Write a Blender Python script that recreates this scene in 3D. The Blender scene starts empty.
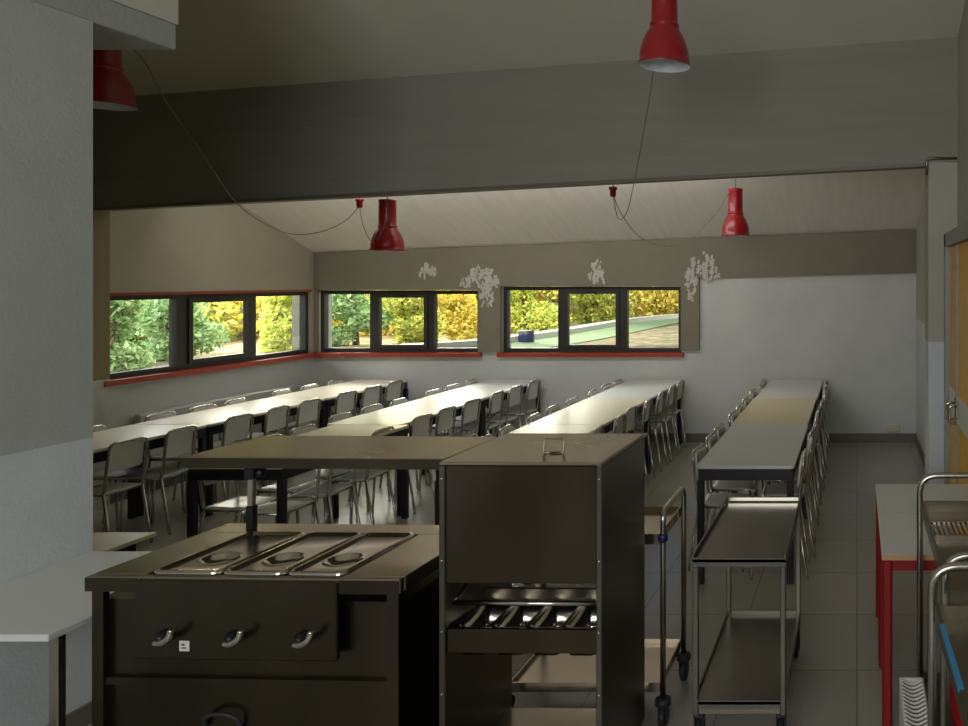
import bpy, math, random
import numpy as np
from mathutils import Vector, Matrix
random.seed(7)
R = math.radians
scene = bpy.context.scene
COL = scene.collection

# ------------------------------------------------------------------ helpers
class MB:
    """collects polygons and links them as one mesh object"""
    def __init__(self): self.v = []; self.f = []; self.mi = []; self.sm = []
    def add(self, vs, fs, mi=0, smooth=False):
        o = len(self.v); self.v += [tuple(p) for p in vs]
        for f in fs: self.f.append(tuple(i + o for i in f)); self.mi.append(mi); self.sm.append(smooth)
    def box(self, a, b, mi=0, bev=0.0):
        x0, x1 = sorted((a[0], b[0])); y0, y1 = sorted((a[1], b[1])); z0, z1 = sorted((a[2], b[2]))
        if bev <= 0:
            self.add([(x0,y0,z0),(x1,y0,z0),(x1,y1,z0),(x0,y1,z0),(x0,y0,z1),(x1,y0,z1),(x1,y1,z1),(x0,y1,z1)],
                     [(3,2,1,0),(4,5,6,7),(0,1,5,4),(1,2,6,5),(2,3,7,6),(3,0,4,7)], mi)
        else:
            c = min(bev, (x1-x0)/2.01, (y1-y0)/2.01, (z1-z0)/2.01)
            def ring(i, z): return [(x0+i,y0+i+c,z),(x0+i+c,y0+i,z),(x1-i-c,y0+i,z),(x1-i,y0+i+c,z),(x1-i,y1-i-c,z),(x1-i-c,y1-i,z),(x0+i+c,y1-i,z),(x0+i,y1-i-c,z)]
            def ring2(z): return [(x0+c,y0+c,z)]*2+[(x1-c,y0+c,z)]*2+[(x1-c,y1-c,z)]*2+[(x0+c,y1-c,z)]*2
            rs = [ring2(z0), ring(0, z0+c), ring(0, z1-c), ring2(z1)]
            self.loft(rs, mi, False, caps=True)
    def hexa(self, p, mi=0):
        """p: 8 points, bottom 4 ccw then top 4"""
        self.add(p, [(3,2,1,0),(4,5,6,7),(0,1,5,4),(1,2,6,5),(2,3,7,6),(3,0,4,7)], mi)
    def loft(self, rings, mi=0, smooth=False, caps=True, closed=True):
        o = len(self.v); n = len(rings[0])
        for r in rings: self.v += [tuple(p) for p in r]
        m = n if closed else n - 1
        for k in range(len(rings) - 1):
            for i in range(m):
                j = (i + 1) % n
                self.f.append((o+k*n+i, o+k*n+j, o+(k+1)*n+j, o+(k+1)*n+i)); self.mi.append(mi); self.sm.append(smooth)
        if caps:
            self.f.append(tuple(o+i for i in reversed(range(n)))); self.mi.append(mi); self.sm.append(False)
            e = o + (len(rings)-1)*n
            self.f.append(tuple(e+i for i in range(n))); self.mi.append(mi); self.sm.append(False)
    def tube(self, pts, r, n=8, mi=0, closed=False, caps=True):
        P = [Vector(p) for p in pts]; L = len(P); rings = []; up = None
        for k in range(L):
            if closed: t = (P[(k+1) % L] - P[(k-1) % L])
            else: t = P[min(k+1, L-1)] - P[max(k-1, 0)]
            t.normalize()
            if up is None:
                a = Vector((0,0,1)) if abs(t.z) < .9 else Vector((1,0,0))
                up = (a - t*a.dot(t)).normalized()
            else:
                up = (up - t*up.dot(t)).normalized()
            s = t.cross(up); rr = r[k] if isinstance(r, (list, tuple)) else r
            rings.append([P[k] + (up*math.cos(2*math.pi*i/n) + s*math.sin(2*math.pi*i/n))*rr for i in range(n)])
        if closed: rings.append(rings[0]); caps = False
        self.loft(rings, mi, True, caps)
    def bar(self, a, b, w, h=None, mi=0):
        """square bar from a to b"""
        h = h or w; a = Vector(a); b = Vector(b); t = (b-a).normalized()
        u = Vector((0,0,1)) if abs(t.z) < .9 else Vector((0,1,0))
        u = (u - t*u.dot(t)).normalized(); s = t.cross(u)
        q = [(-1,-1),(1,-1),(1,1),(-1,1)]
        self.loft([[p + s*(i*w/2) + u*(j*h/2) for i, j in q] for p in (a, b)], mi)
    def lathe(self, prof, c=(0,0,0), n=24, mi=0, axis='z', caps=True, smooth=True):
        rings = []
        for r, z in prof:
            ring = []
            for i in range(n):
                a = 2*math.pi*i/n
                if axis == 'z': p = (c[0]+r*math.cos(a), c[1]+r*math.sin(a), c[2]+z)
                elif axis == 'y': p = (c[0]+r*math.sin(a), c[1]+z, c[2]+r*math.cos(a))
                else: p = (c[0]+z, c[1]+r*math.cos(a), c[2]+r*math.sin(a))
                ring.append(p)
            rings.append(ring)
        self.loft(rings, mi, smooth, caps)
    def rrect(self, x0, y0, x1, y1, z0, z1, rad, n=4, mi=0, ch=0.0):
        def ring(i, z):
            r = max(rad - i, .001); out = []
            for cx, cy, a0 in ((x1-rad,y1-rad,0),(x0+rad,y1-rad,90),(x0+rad,y0+rad,180),(x1-rad,y0+rad,270)):
                for k in range(n+1):
                    a = R(a0 + 90*k/n); out.append((cx+r*math.cos(a), cy+r*math.sin(a), z))
            return out
        if ch > 0: rs = [ring(ch, z0), ring(0, z0+ch), ring(0, z1-ch), ring(ch, z1)]
        else: rs = [ring(0, z0), ring(0, z1)]
        self.loft(rs, mi)
    def build(self, name, mats, parent=None):
        me = bpy.data.meshes.new(name); me.from_pydata(self.v, [], self.f)
        if not isinstance(mats, (list, tuple)): mats = [mats]
        for m in mats: me.materials.append(m)
        me.polygons.foreach_set('material_index', self.mi); me.polygons.foreach_set('use_smooth', self.sm)
        me.update()
        o = bpy.data.objects.new(name, me); COL.objects.link(o)
        if parent: o.parent = parent
        return o

def smooth_path(pts, n=6):
    P = [Vector(p) for p in pts]; out = []
    for i in range(len(P)-1):
        p0 = P[max(i-1,0)]; p1 = P[i]; p2 = P[i+1]; p3 = P[min(i+2,len(P)-1)]
        for k in range(n):
            t = k/n
            out.append(.5*((2*p1)+(p2-p0)*t+(2*p0-5*p1+4*p2-p3)*t*t+(3*p1-p0-3*p2+p3)*t**3))
    out.append(P[-1]); return out

def round_corner(pts, r, n=5):
    """polyline with its inner corners rounded"""
    P = [Vector(p) for p in pts]; out = [P[0]]
    for i in range(1, len(P)-1):
        a = (P[i-1]-P[i]); b = (P[i+1]-P[i]); rr = min(r, a.length*.49, b.length*.49)
        a = P[i]+a.normalized()*rr; b = P[i]+b.normalized()*rr
        for k in range(n+1):
            t = k/n; out.append((1-t)**2*a + 2*t*(1-t)*P[i] + t*t*b)
    out.append(P[-1]); return out

def tag(o, label=None, cat=None, group=None, kind=None):
    if label: o['label'] = label
    if cat: o['category'] = cat
    if group: o['group'] = group
    if kind: o['kind'] = kind
    return o

def thing(name, label, cat, loc=(0,0,0), rz=0, group=None):
    o = bpy.data.objects.new(name, None); COL.objects.link(o); o.empty_display_size = .1
    o.location = loc; o.rotation_euler = (0,0,rz)
    return tag(o, label, cat, group)

def dup(root, loc, rz, label, group=None):
    r = root.copy(); COL.objects.link(r); r.location = loc; r.rotation_euler = (0,0,rz); r['label'] = label
    if group: r['group'] = group
    for ch in root.children:
        c = ch.copy(); COL.objects.link(c); c.parent = r
        for g in ch.children:
            d = g.copy(); COL.objects.link(d); d.parent = c
    return r

def struct(mb, name, mats, label=None):
    o = mb.build(name, mats); o['kind'] = 'structure'
    if label: o['label'] = label
    return o

# ------------------------------------------------------------------ materials
def lin(c): return tuple(((x/255)/12.92 if x/255 <= .04045 else ((x/255+.055)/1.055)**2.4) for x in c) + (1,)

def mat(name, rgb, rough=.6, metal=0., spec=.5, noise=0., nscale=8., bump=0., bscale=60., stretch=None, rvar=0., coat=0.):
    m = bpy.data.materials.new(name); m.use_nodes = True; nt = m.node_tree; b = nt.nodes['Principled BSDF']
    c = lin(rgb)
    b.inputs['Base Color'].default_value = c; b.inputs['Roughness'].default_value = rough
    b.inputs['Metallic'].default_value = metal; b.inputs['Specular IOR Level'].default_value = spec
    if coat: b.inputs['Coat Weight'].default_value = coat; b.inputs['Coat Roughness'].default_value = .12
    tc = nt.nodes.new('ShaderNodeTexCoord'); mp = nt.nodes.new('ShaderNodeMapping')
    nt.links.new(tc.outputs['Object'], mp.inputs['Vector'])
    if stretch: mp.inputs['Scale'].default_value = stretch
    if noise or rvar:
        n = nt.nodes.new('ShaderNodeTexNoise'); n.inputs['Scale'].default_value = nscale; n.inputs['Detail'].default_value = 5
        nt.links.new(mp.outputs['Vector'], n.inputs['Vector'])
        if noise:
            mx = nt.nodes.new('ShaderNodeMix'); mx.data_type = 'RGBA'
            mx.inputs['A'].default_value = tuple(x*(1-noise) for x in c[:3])+(1,)
            mx.inputs['B'].default_value = tuple(min(1, x*(1+noise)) for x in c[:3])+(1,)
            nt.links.new(n.outputs['Fac'], mx.inputs['Factor']); nt.links.new(mx.outputs['Result'], b.inputs['Base Color'])
        if rvar:
            mr = nt.nodes.new('ShaderNodeMapRange'); mr.inputs['To Min'].default_value = max(.02, rough-rvar); mr.inputs['To Max'].default_value = rough+rvar
            nt.links.new(n.outputs['Fac'], mr.inputs['Value']); nt.links.new(mr.outputs['Result'], b.inputs['Roughness'])
    if bump:
        n2 = nt.nodes.new('ShaderNodeTexNoise'); n2.inputs['Scale'].default_value = bscale; n2.inputs['Detail'].default_value = 4
        nt.links.new(mp.outputs['Vector'], n2.inputs['Vector'])
        bp = nt.nodes.new('ShaderNodeBump'); bp.inputs['Strength'].default_value = bump; bp.inputs['Distance'].default_value = .01
        nt.links.new(n2.outputs['Fac'], bp.inputs['Height']); nt.links.new(bp.outputs['Normal'], b.inputs['Normal'])
    return m

def wall_mat(name, low, high, zsplit, slope_x=0., rough=.75, bump=.25):
    """two-tone painted plaster: lower dado colour below zsplit, upper colour above"""
    m = mat(name, high, rough, 0, .3, 0, bump=bump, bscale=70); nt = m.node_tree; b = nt.nodes['Principled BSDF']
    tc = nt.nodes.new('ShaderNodeTexCoord'); sp = nt.nodes.new('ShaderNodeSeparateXYZ'); nt.links.new(tc.outputs['Object'], sp.inputs[0])
    gt = nt.nodes.new('ShaderNodeMath'); gt.operation = 'GREATER_THAN'; gt.inputs[1].default_value = zsplit
    nt.links.new(sp.outputs['Z'], gt.inputs[0])
    mx = nt.nodes.new('ShaderNodeMix'); mx.data_type = 'RGBA'; mx.inputs['A'].default_value = lin(low); mx.inputs['B'].default_value = lin(high)
    nt.links.new(gt.outputs[0], mx.inputs['Factor'])
    n = nt.nodes.new('ShaderNodeTexNoise'); n.inputs['Scale'].default_value = 1.6; n.inputs['Detail'].default_value = 8; n.inputs['Roughness'].default_value = .65
    nt.links.new(tc.outputs['Object'], n.inputs['Vector'])
    mr = nt.nodes.new('ShaderNodeMapRange'); mr.inputs['To Min'].default_value = .82; mr.inputs['To Max'].default_value = 1.14
    nt.links.new(n.outputs['Fac'], mr.inputs['Value'])
    mul = nt.nodes.new('ShaderNodeMix'); mul.data_type = 'RGBA'; mul.blend_type = 'MULTIPLY'; mul.inputs['Factor'].default_value = 1
    nt.links.new(mx.outputs['Result'], mul.inputs['A']); nt.links.new(mr.outputs['Result'], mul.inputs['B'])
    nt.links.new(mul.outputs['Result'], b.inputs['Base Color'])
    return m

M = {}
M['beige'] = mat('beige_plaster', (160,156,140), .8, spec=.25, noise=.10, nscale=2, bump=.25, bscale=60)
M['band'] = mat('beige_band_paint', (132,126,110), .8, spec=.25, noise=.12, nscale=2, bump=.25, bscale=60)
M['beam'] = mat('beam_paint', (146,144,132), .8, spec=.25, noise=.12, nscale=3, bump=.35, bscale=12, stretch=(.3,1,4))
M['ceil_far'] = mat('painted_plank_ceiling', (238,233,225), .75, spec=.25, noise=.10, nscale=5, bump=.15, bscale=5, stretch=(3.2,.12,1))
M['ceil_near'] = mat('kitchen_ceiling_paint', (206,203,188), .85, spec=.2, noise=.05, nscale=3, bump=.15, bscale=80)
M['wall_left'] = wall_mat('left_wall_paint', (206,206,200), (172,167,150), 1.05)
M['wall_back'] = wall_mat('back_wall_paint', (206,207,202), (204,205,199), 1.9)
M['wall_right'] = wall_mat('right_wall_paint', (205,209,212), (180,178,166), 1.465)
M['wall_pier'] = wall_mat('pier_wall_paint', (222,228,232), (194,196,193), 1.235, bump=.2)
M['unlit_plaster'] = mat('unlit_kitchen_wall', (58,56,48), .8, spec=.2, noise=.35, nscale=.8)  # unlit look put into the wall colour, keeps steel reflections dark
M['pale'] = mat('pale_plaster', (215,212,196), .8, spec=.2, bump=.2)
M['grey_plaster'] = mat('grey_plaster', (178,180,178), .8, spec=.2, noise=.08, nscale=3, bump=.4, bscale=50)
M['base'] = mat('baseboard_tile', (112,108,96), .5, noise=.12, nscale=6)
M['black'] = mat('black_frame_paint', (22,22,22), .45)
M['winframe'] = mat('window_frame_dark', (48,44,40), .5, noise=.1)
M['sill'] = mat('red_sill_paint', (168,62,38), .5, noise=.15, nscale=9)
M['redline'] = mat('brick_red_paint', (150,70,50), .6, noise=.1)
M['laminate'] = mat('cream_laminate', (226,216,192), .3, spec=.5, noise=.03, nscale=3, rvar=.05)
M['lam_white'] = mat('white_laminate', (216,218,212), .38, spec=.5, noise=.03)
M['lam_warm'] = mat('yellow_cream_laminate', (222,209,170), .36, spec=.5, noise=.03)  # yellower cream than the other laminates
M['lam_edge'] = mat('beech_edge', (190,150,105), .5)
M['chair_ply'] = mat('pale_chair_laminate', (222,219,208), .35, spec=.5, noise=.05, nscale=4)
M['chrome'] = mat('chrome_tube', (192,188,178), .24, metal=1., noise=.1, nscale=6)
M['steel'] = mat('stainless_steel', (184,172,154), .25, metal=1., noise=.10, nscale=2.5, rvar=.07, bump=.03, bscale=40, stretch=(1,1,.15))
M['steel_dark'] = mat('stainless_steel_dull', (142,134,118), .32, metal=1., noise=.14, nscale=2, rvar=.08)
M['steel_front'] = mat('painted_reflection_steel', (88,80,66), .3, metal=1., noise=.5, nscale=3.5, rvar=.06, stretch=(1,1,.35))  # front steel: dark kitchen reflections and blotches put into the colour
M['steel_mid'] = mat('dim_reflection_steel', (116,114,104), .3, metal=1., noise=.25, nscale=2.5, rvar=.06)  # steel for sides and middle trolley, dim reflections put into the colour
M['steel_bright'] = mat('polished_steel', (205,198,184), .16, metal=1., noise=.05)
M['black_plastic'] = mat('black_plastic', (16,16,17), .4)
M['red_steel'] = mat('red_leg_paint', (138,22,28), .4, noise=.08)
M['lamp_red'] = mat('red_enamel', (150,18,24), .35, coat=.3, noise=.04)
M['lamp_white'] = mat('white_enamel', (225,232,238), .35)
M['cord'] = mat('pale_cord', (128,120,102), .6)
M['radiator'] = mat('radiator_enamel', (188,188,180), .45, noise=.05)
M['yellow_door'] = mat('yellow_door_panel', (232,176,62), .45, noise=.08, nscale=3)
M['door_frame'] = mat('grey_door_frame', (150,150,146), .45, noise=.05)
M['socket'] = mat('socket_plastic', (205,200,178), .5)
M['white_plastic'] = mat('white_plastic', (215,214,206), .45)
M['red_plastic'] = mat('red_plastic', (188,30,38), .4)
M['blue_plastic'] = mat('blue_plastic', (26,38,84), .4)
M['cyan_tape'] = mat('blue_film', (60,140,190), .35)
M['rubber'] = mat('grey_rubber', (40,40,42), .6)
M['flake'] = mat('flaked_white_paint', (196,194,184), .9, spec=.1, noise=.1, nscale=20)
M['bark'] = mat('tree_bark', (96,82,66), .9, noise=.25, nscale=10)
M['concrete'] = mat('pale_kerb_concrete', (190,184,170), .85, noise=.1, nscale=4)
M['grass'] = mat('verge_grass', (112,132,96), .9, noise=.25, nscale=20)
M['bin_grey'] = mat('bin_grey', (44,46,50), .5)
M['hill'] = mat('hillside_foliage', (196,186,90), .95, spec=.1, noise=.6, nscale=5)

def floor_mat():
    m = mat('floor_tiles', (170,167,154), .34, spec=.5); nt = m.node_tree; b = nt.nodes['Principled BSDF']
    tc = nt.nodes.new('ShaderNodeTexCoord')
    br = nt.nodes.new('ShaderNodeTexBrick'); br.offset = 0; br.inputs['Scale'].default_value = 1.0
    br.inputs['Brick Width'].default_value = .62; br.inputs['Row Height'].default_value = .62; br.inputs['Mortar Size'].default_value = .0045
    br.inputs['Color1'].default_value = lin((170,167,154)); br.inputs['Color2'].default_value = lin((161,158,145)); br.inputs['Mortar'].default_value = lin((128,124,112))
    nt.links.new(tc.outputs['Object'], br.inputs['Vector'])
    n = nt.nodes.new('ShaderNodeTexNoise'); n.inputs['Scale'].default_value = 90; n.inputs['Detail'].default_value = 3
    nt.links.new(tc.outputs['Object'], n.inputs['Vector'])
    mr = nt.nodes.new('ShaderNodeMapRange'); mr.inputs['To Min'].default_value = .78; mr.inputs['To Max'].default_value = 1.2
    nt.links.new(n.outputs['Fac'], mr.inputs['Value'])
    mul = nt.nodes.new('ShaderNodeMix'); mul.data_type = 'RGBA'; mul.blend_type = 'MULTIPLY'; mul.inputs['Factor'].default_value = 1
    nt.links.new(br.outputs['Color'], mul.inputs['A']); nt.links.new(mr.outputs['Result'], mul.inputs['B'])
    nt.links.new(mul.outputs['Result'], b.inputs['Base Color'])
    n2 = nt.nodes.new('ShaderNodeTexNoise'); n2.inputs['Scale'].default_value = 3; n2.inputs['Detail'].default_value = 6
    nt.links.new(tc.outputs['Object'], n2.inputs['Vector'])
    m2 = nt.nodes.new('ShaderNodeMapRange'); m2.inputs['To Min'].default_value = .26; m2.inputs['To Max'].default_value = .33
    nt.links.new(n2.outputs['Fac'], m2.inputs['Value']); nt.links.new(m2.outputs['Result'], b.inputs['Roughness'])
    return m
M['floor'] = floor_mat()

def glass_mat():
    m = bpy.data.materials.new('window_glass'); m.use_nodes = True; nt = m.node_tree
    for n in list(nt.nodes): nt.nodes.remove(n)
    out = nt.nodes.new('ShaderNodeOutputMaterial'); tr = nt.nodes.new('ShaderNodeBsdfTransparent'); gl = nt.nodes.new('ShaderNodeBsdfGlossy')
    tr.inputs['Color'].default_value = (.93,.95,.94,1); gl.inputs['Roughness'].default_value = .03
    lw = nt.nodes.new('ShaderNodeLayerWeight'); lw.inputs['Blend'].default_value = .5; pw_ = nt.nodes.new('ShaderNodeMath'); pw_.operation = 'POWER'; pw_.inputs[1].default_value = 4.0; fr = nt.nodes.new('ShaderNodeMapRange'); fr.inputs['To Min'].default_value = .03; fr.inputs['To Max'].default_value = .9
    nt.links.new(lw.outputs['Facing'], pw_.inputs[0]); nt.links.new(pw_.outputs[0], fr.inputs['Value']); mx = nt.nodes.new('ShaderNodeMixShader')
    n = nt.nodes.new('ShaderNodeTexNoise'); n.inputs['Scale'].default_value = 2
    nt.links.new(fr.outputs[0], mx.inputs['Fac']); nt.links.new(tr.outputs[0], mx.inputs[1]); nt.links.new(gl.outputs[0], mx.inputs[2])
    nt.links.new(mx.outputs[0], out.inputs['Surface'])
    return m
M['glass'] = glass_mat()

def leaf_mat(name, cols):
    m = bpy.data.materials.new(name); m.use_nodes = True; nt = m.node_tree
    for n in list(nt.nodes): nt.nodes.remove(n)
    out = nt.nodes.new('ShaderNodeOutputMaterial'); df = nt.nodes.new('ShaderNodeBsdfDiffuse'); tl = nt.nodes.new('ShaderNodeBsdfTranslucent'); mx = nt.nodes.new('ShaderNodeMixShader')
    mx.inputs['Fac'].default_value = .45
    g = nt.nodes.new('ShaderNodeNewGeometry'); cr = nt.nodes.new('ShaderNodeValToRGB')
    while len(cr.color_ramp.elements) < len(cols): cr.color_ramp.elements.new(.5)
    for i, c in enumerate(cols):
        e = cr.color_ramp.elements[i]; e.position = i/(len(cols)-1); e.color = lin(c)
    nt.links.new(g.outputs['Random Per Island'], cr.inputs['Fac'])
    nt.links.new(cr.outputs['Color'], df.inputs['Color']); nt.links.new(cr.outputs['Color'], tl.inputs['Color'])
    nt.links.new(df.outputs[0], mx.inputs[1]); nt.links.new(tl.outputs[0], mx.inputs[2]); nt.links.new(mx.outputs[0], out.inputs['Surface'])
    return m
M['leaf_yellow'] = leaf_mat('yellow_leaves', [(206,200,90),(240,226,110),(248,238,150),(226,218,110),(238,196,120)])
M['leaf_mixed'] = leaf_mat('yellow_green_leaves', [(150,176,96),(196,210,116),(236,230,126),(214,220,130),(246,234,140)])
M['leaf_green'] = leaf_mat('green_leaves', [(120,158,104),(164,196,140),(204,222,176),(144,178,120)])
M['leaf_dark'] = leaf_mat('dark_leaves', [(40,56,36),(66,84,50),(90,100,58),(120,120,60)])

def ground_mat():
    m = mat('leaf_littered_ground', (170,150,120), .95, spec=.1, noise=.3, nscale=14); nt = m.node_tree; b = nt.nodes['Principled BSDF']
    tc = nt.nodes.new('ShaderNodeTexCoord'); v = nt.nodes.new('ShaderNodeTexVoronoi'); v.inputs['Scale'].default_value = 7
    nt.links.new(tc.outputs['Object'], v.inputs['Vector'])
    cr = nt.nodes.new('ShaderNodeValToRGB'); cols = [(140,130,108),(104,102,76),(156,146,126),(126,104,76),(106,114,80)]
    while len(cr.color_ramp.elements) < len(cols): cr.color_ramp.elements.new(.5)
    for i, c in enumerate(cols): cr.color_ramp.elements[i].position = i/(len(cols)-1); cr.color_ramp.elements[i].color = lin(c)
    sp = nt.nodes.new('ShaderNodeSeparateColor'); nt.links.new(v.outputs['Color'], sp.inputs[0])
    nt.links.new(sp.outputs[0], cr.inputs['Fac']); nt.links.new(cr.outputs['Color'], b.inputs['Base Color'])
    return m
M['ground'] = ground_mat()

# ------------------------------------------------------------------ the room
H = 1.92                                   # eye height of the photograph
XL, XR, YB = -6.417, .70, 8.95             # left wall, right wall, back wall
XN = .655                                  # face of the right wall at the kitchen end
PX = -3.33                                 # kitchen pier wall
mb = MB(); mb.box((-6.7,-3,-.12), (XR+.25,YB+.25,0)); struct(mb, 'floor', M['floor'])

SILL, W1T, W2T, W3T = 1.06, 1.79, 1.80, 1.845
def lerp(a, b, t): return a + (b-a)*t
def roof(x, y):
    """underside of the pitched ceiling"""
    t = (x-XL)/(XR-XL)
    yb = lerp(6.25, 5.55, t)               # the line of the big beam
    zb = lerp(3.41, 3.70, t); z0 = lerp(2.235, 2.51, t)
    return z0 + (zb-z0)*(YB-y)/(YB-yb)

def ceiling(name, m, fy0, fy1, ny, x0=XL-.1, x1=XR+.1, nx=8):
    mb = MB(); g = []
    for j in range(ny+1):
        row = []
        for i in range(nx+1):
            x = lerp(x0, x1, i/nx); y = lerp(fy0(x), fy1(x), j/ny); row.append((x, y, roof(x, y)))
        g.append(row)
    vs = [p for r in g for p in r]; n = nx+1; N = len(vs)
    vs += [(p[0], p[1], p[2]+.18) for p in vs]
    fs = []
    for j in range(ny):
        for i in range(nx):
            a = j*n+i; fs.append((a, a+n, a+n+1, a+1)); fs.append((N+a, N+a+1, N+a+n+1, N+a+n))
    for i in range(nx):
        fs.append((i, i+1, N+i+1, N+i)); a = ny*n+i; fs.append((a+1, a, N+a, N+a+1))
    for j in range(ny):
        a = j*n; fs.append((a+n, a, N+a, N+a+n)); a = j*n+nx; fs.append((a, a+n, N+a+n, N+a))
    mb.add(vs, fs, 0, False); return struct(mb, name, m)
def beam_y(x): return lerp(6.25, 5.55, (x-XL)/(XR-XL))
ceiling('ceiling', M['ceil_far'], lambda x: beam_y(x)+.15, lambda x: YB+.22, 3)
ceiling('ceiling_kitchen', M['ceil_near'], lambda x: -3.1, lambda x: beam_y(x)+.15, 4)

# back wall with two openings
W2 = (-6.37, -4.465); W3 = (-4.20, -2.075)
T = .22
mb = MB()
ztop = 2.62
xs = [XL-.2, W2[0], W2[1], W3[0], W3[1], XR+.2]
zt = [W2T, W2T, W3T, W3T]
for k in range(5):
    if k in (1, 3):
        t = W2T if k == 1 else W3T
        mb.box((xs[k],YB,0), (xs[k+1],YB+T,SILL)); mb.box((xs[k],YB,t), (xs[k+1],YB+T,ztop))
    else: mb.box((xs[k],YB,0), (xs[k+1],YB+T,ztop))
back = struct(mb, 'wall_back', M['wall_back'])
# beige band along the top of the back wall and the two pilasters beside the windows
mb = MB()
zl = lambda x: lerp(1.835, 2.005, (x-XL)/(XR-XL))
def band(xa, xb, za, zb, th=.05):
    mb.hexa([(xa,YB-th,za),(xb,YB-th,zb),(xb,YB+.001,zb),(xa,YB+.001,za),(xa,YB-th,roof(xa,YB)-.0),(xb,YB-th,roof(xb,YB)),(xb,YB+.001,roof(xb,YB)),(xa,YB+.001,roof(xa,YB))])
band(XL, W2[0], 1.07, 1.07, .02)
band(W2[0], W2[1], W2T+.004, W2T+.004)
band(W2[1], W3[0], 1.07, 1.07)
band(W3[0], W3[1], W3T+.004, W3T+.004)
band(W3[1], -1.86, 1.09, 1.09)
band(-1.86, XR, 1.945, 2.005)
trim = struct(mb, 'trim_1', M['band'])

def flakes(cx, cz, wx, wz, n, seed, arch=0.):
    """peeling paint: thin irregular chips lying on the plaster, in streaky strands"""
    rnd = random.Random(seed); b = MB(); q_ = 0
    for k in range(n):
        a = rnd.random()*2*math.pi; rr = rnd.random()**.6
        x = cx + wx*rr*math.cos(a); z = cz + wz*rr*math.sin(a)
        if arch: z -= arch*((x-cx)/wx)**2*wz
        dx, dz = rnd.uniform(-.6,.6), -1
        for st in range(rnd.randint(2, 4)):
            s = rnd.uniform(.007, .021); pts = []; m_ = rnd.randint(5, 8)
            for i in range(m_):
                q = 2*math.pi*i/m_; r2 = s*rnd.uniform(.45, 1.35); pts.append((x+r2*math.cos(q), YB-.052-.0002*(q_ % 12), z+r2*1.3*math.sin(q)))
            b.add(pts, [tuple(range(m_))]); q_ += 1
            x += dx*s*1.1; z += dz*s*1.2; dx += rnd.uniform(-.4,.4)
    o = b.build('peeling_paint', M['flake'], trim); o['label'] = 'patch of white peeling paint'
def bx(px): return (px-857)/756*YB
flakes(bx(430), H+.11, .09, .09, 16, 3)
flakes(bx(483), H+.07, .24, .10, 60, 5, 1.0)
flakes(bx(488), H-.10, .10, .20, 44, 6)
flakes(bx(598), H+.13, .11, .12, 34, 8, .8)
flakes(bx(704), H+.20, .20, .15, 60, 9, 1.0)
flakes(bx(692), H+.0, .06, .22, 26, 10)

# left wall with its opening
WY = (6.46, 8.88)
mb = MB()
def leftpiece(y0, y1, z0, z1=None):
    a = z1 if z1 is not None else roof(XL, y0)+.05; b_ = z1 if z1 is not None else roof(XL, y1)+.05
    mb.hexa([(XL-T,y0,z0),(XL,y0,z0),(XL,y1,z0),(XL-T,y1,z0),(XL-T,y0,a),(XL,y0,a),(XL,y1,b_),(XL-T,y1,b_)])
leftpiece(3.0, WY[0], 0); leftpiece(WY[1], YB+T, 0)
leftpiece(WY[0], WY[1], 0, SILL); leftpiece(WY[0], WY[1], W1T)
struct(mb, 'wall_left', M['wall_left'])
# right wall with the door opening
DY = (4.05, 5.47); DZ = 2.25
mb = MB()
def rightpiece(y0, y1, z0, z1=None):
    a = z1 if z1 is not None else roof(XR, y0)+.05; b_ = z1 if z1 is not None else roof(XR, y1)+.05
    mb.hexa([(XR,y0,z0),(XR+T,y0,z0),(XR+T,y1,z0),(XR,y1,z0),(XR,y0,a),(XR+T,y0,a),(XR+T,y1,b_),(XR,y1,b_)])
XW = XR; XR = XN; rightpiece(-3, DY[0], 0, DZ+.02); rightpiece(DY[1], 5.86, 0, DZ+.02); rightpiece(DY[0], DY[1], DZ-.01, DZ+.02); XR = .74; rightpiece(-3, 5.86, DZ+.02); XR = XW; rightpiece(5.86, YB+T, 0)
struct(mb, 'wall_right', M['wall_right'])
# walls of the kitchen end
mb = MB(); mb.box((XL-T,-3.2,0), (XR+T,-3,7)); struct(mb, 'wall_kitchen', M['unlit_plaster'])
BKZ = H + .341*3.3
mb = MB(); mb.box((PX-.14,-3,0), (PX,3.295,BKZ)); struct(mb, 'wall_pier', M['wall_pier'])
mb = MB(); mb.box((XL-T,3.0,0), (PX-.14,3.14,4.7)); struct(mb, 'wall_near', M['beige'])
mb = MB(); mb.box((PX-.55,-3,BKZ), (PX,3.70,BKZ+.125), bev=.006); struct(mb, 'trim_2', M['grey_plaster'], 'grey concrete ledge running along the top of the pier wall')
mb = MB(); mb.box((PX-.55,-3,BKZ+.125), (PX+.004,3.705,5.2)); struct(mb, 'wall_upper', M['pale'])

# the big beam and its posts
mb = MB()
def beam_slice(x, y):
    t = (x-XL)/(XR-XL); return lerp(2.515, 2.79, t), lerp(3.39, 3.68, t)
b0, t0 = beam_slice(XL, 0); XB = .76; b1, t1 = beam_slice(XB, 0); th = .28; yb1 = beam_y(XB)
mb.hexa([(XL,6.25,b0),(XB,yb1,b1),(XB,yb1+th,b1),(XL,6.25+th,b0),(XL,6.25,t0+.12),(XB,yb1,t1+.12),(XB,yb1+th,t1-.02),(XL,6.25+th,t0-.02)])
struct(mb, 'beam', M['beam'])
mb = MB()
mb.hexa([(XL,6.24,b0-.028),(XR-.19,5.558,b1-.028-.007),(XR-.19,5.60,b1-.035),(XL,6.29,b0-.028),(XL,6.24,b0-.004),(XR-.19,5.558,b1-.011),(XR-.19,5.60,b1-.011),(XL,6.29,b0-.004)])
struct(mb, 'trim_3', M['base'], 'thin conduit along the lower edge of the beam')
mb = MB(); mb.box((.525,5.56,0), (.745,5.86,b1), bev=.008); struct(mb, 'pillar_right', M['wall_right'])
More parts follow.
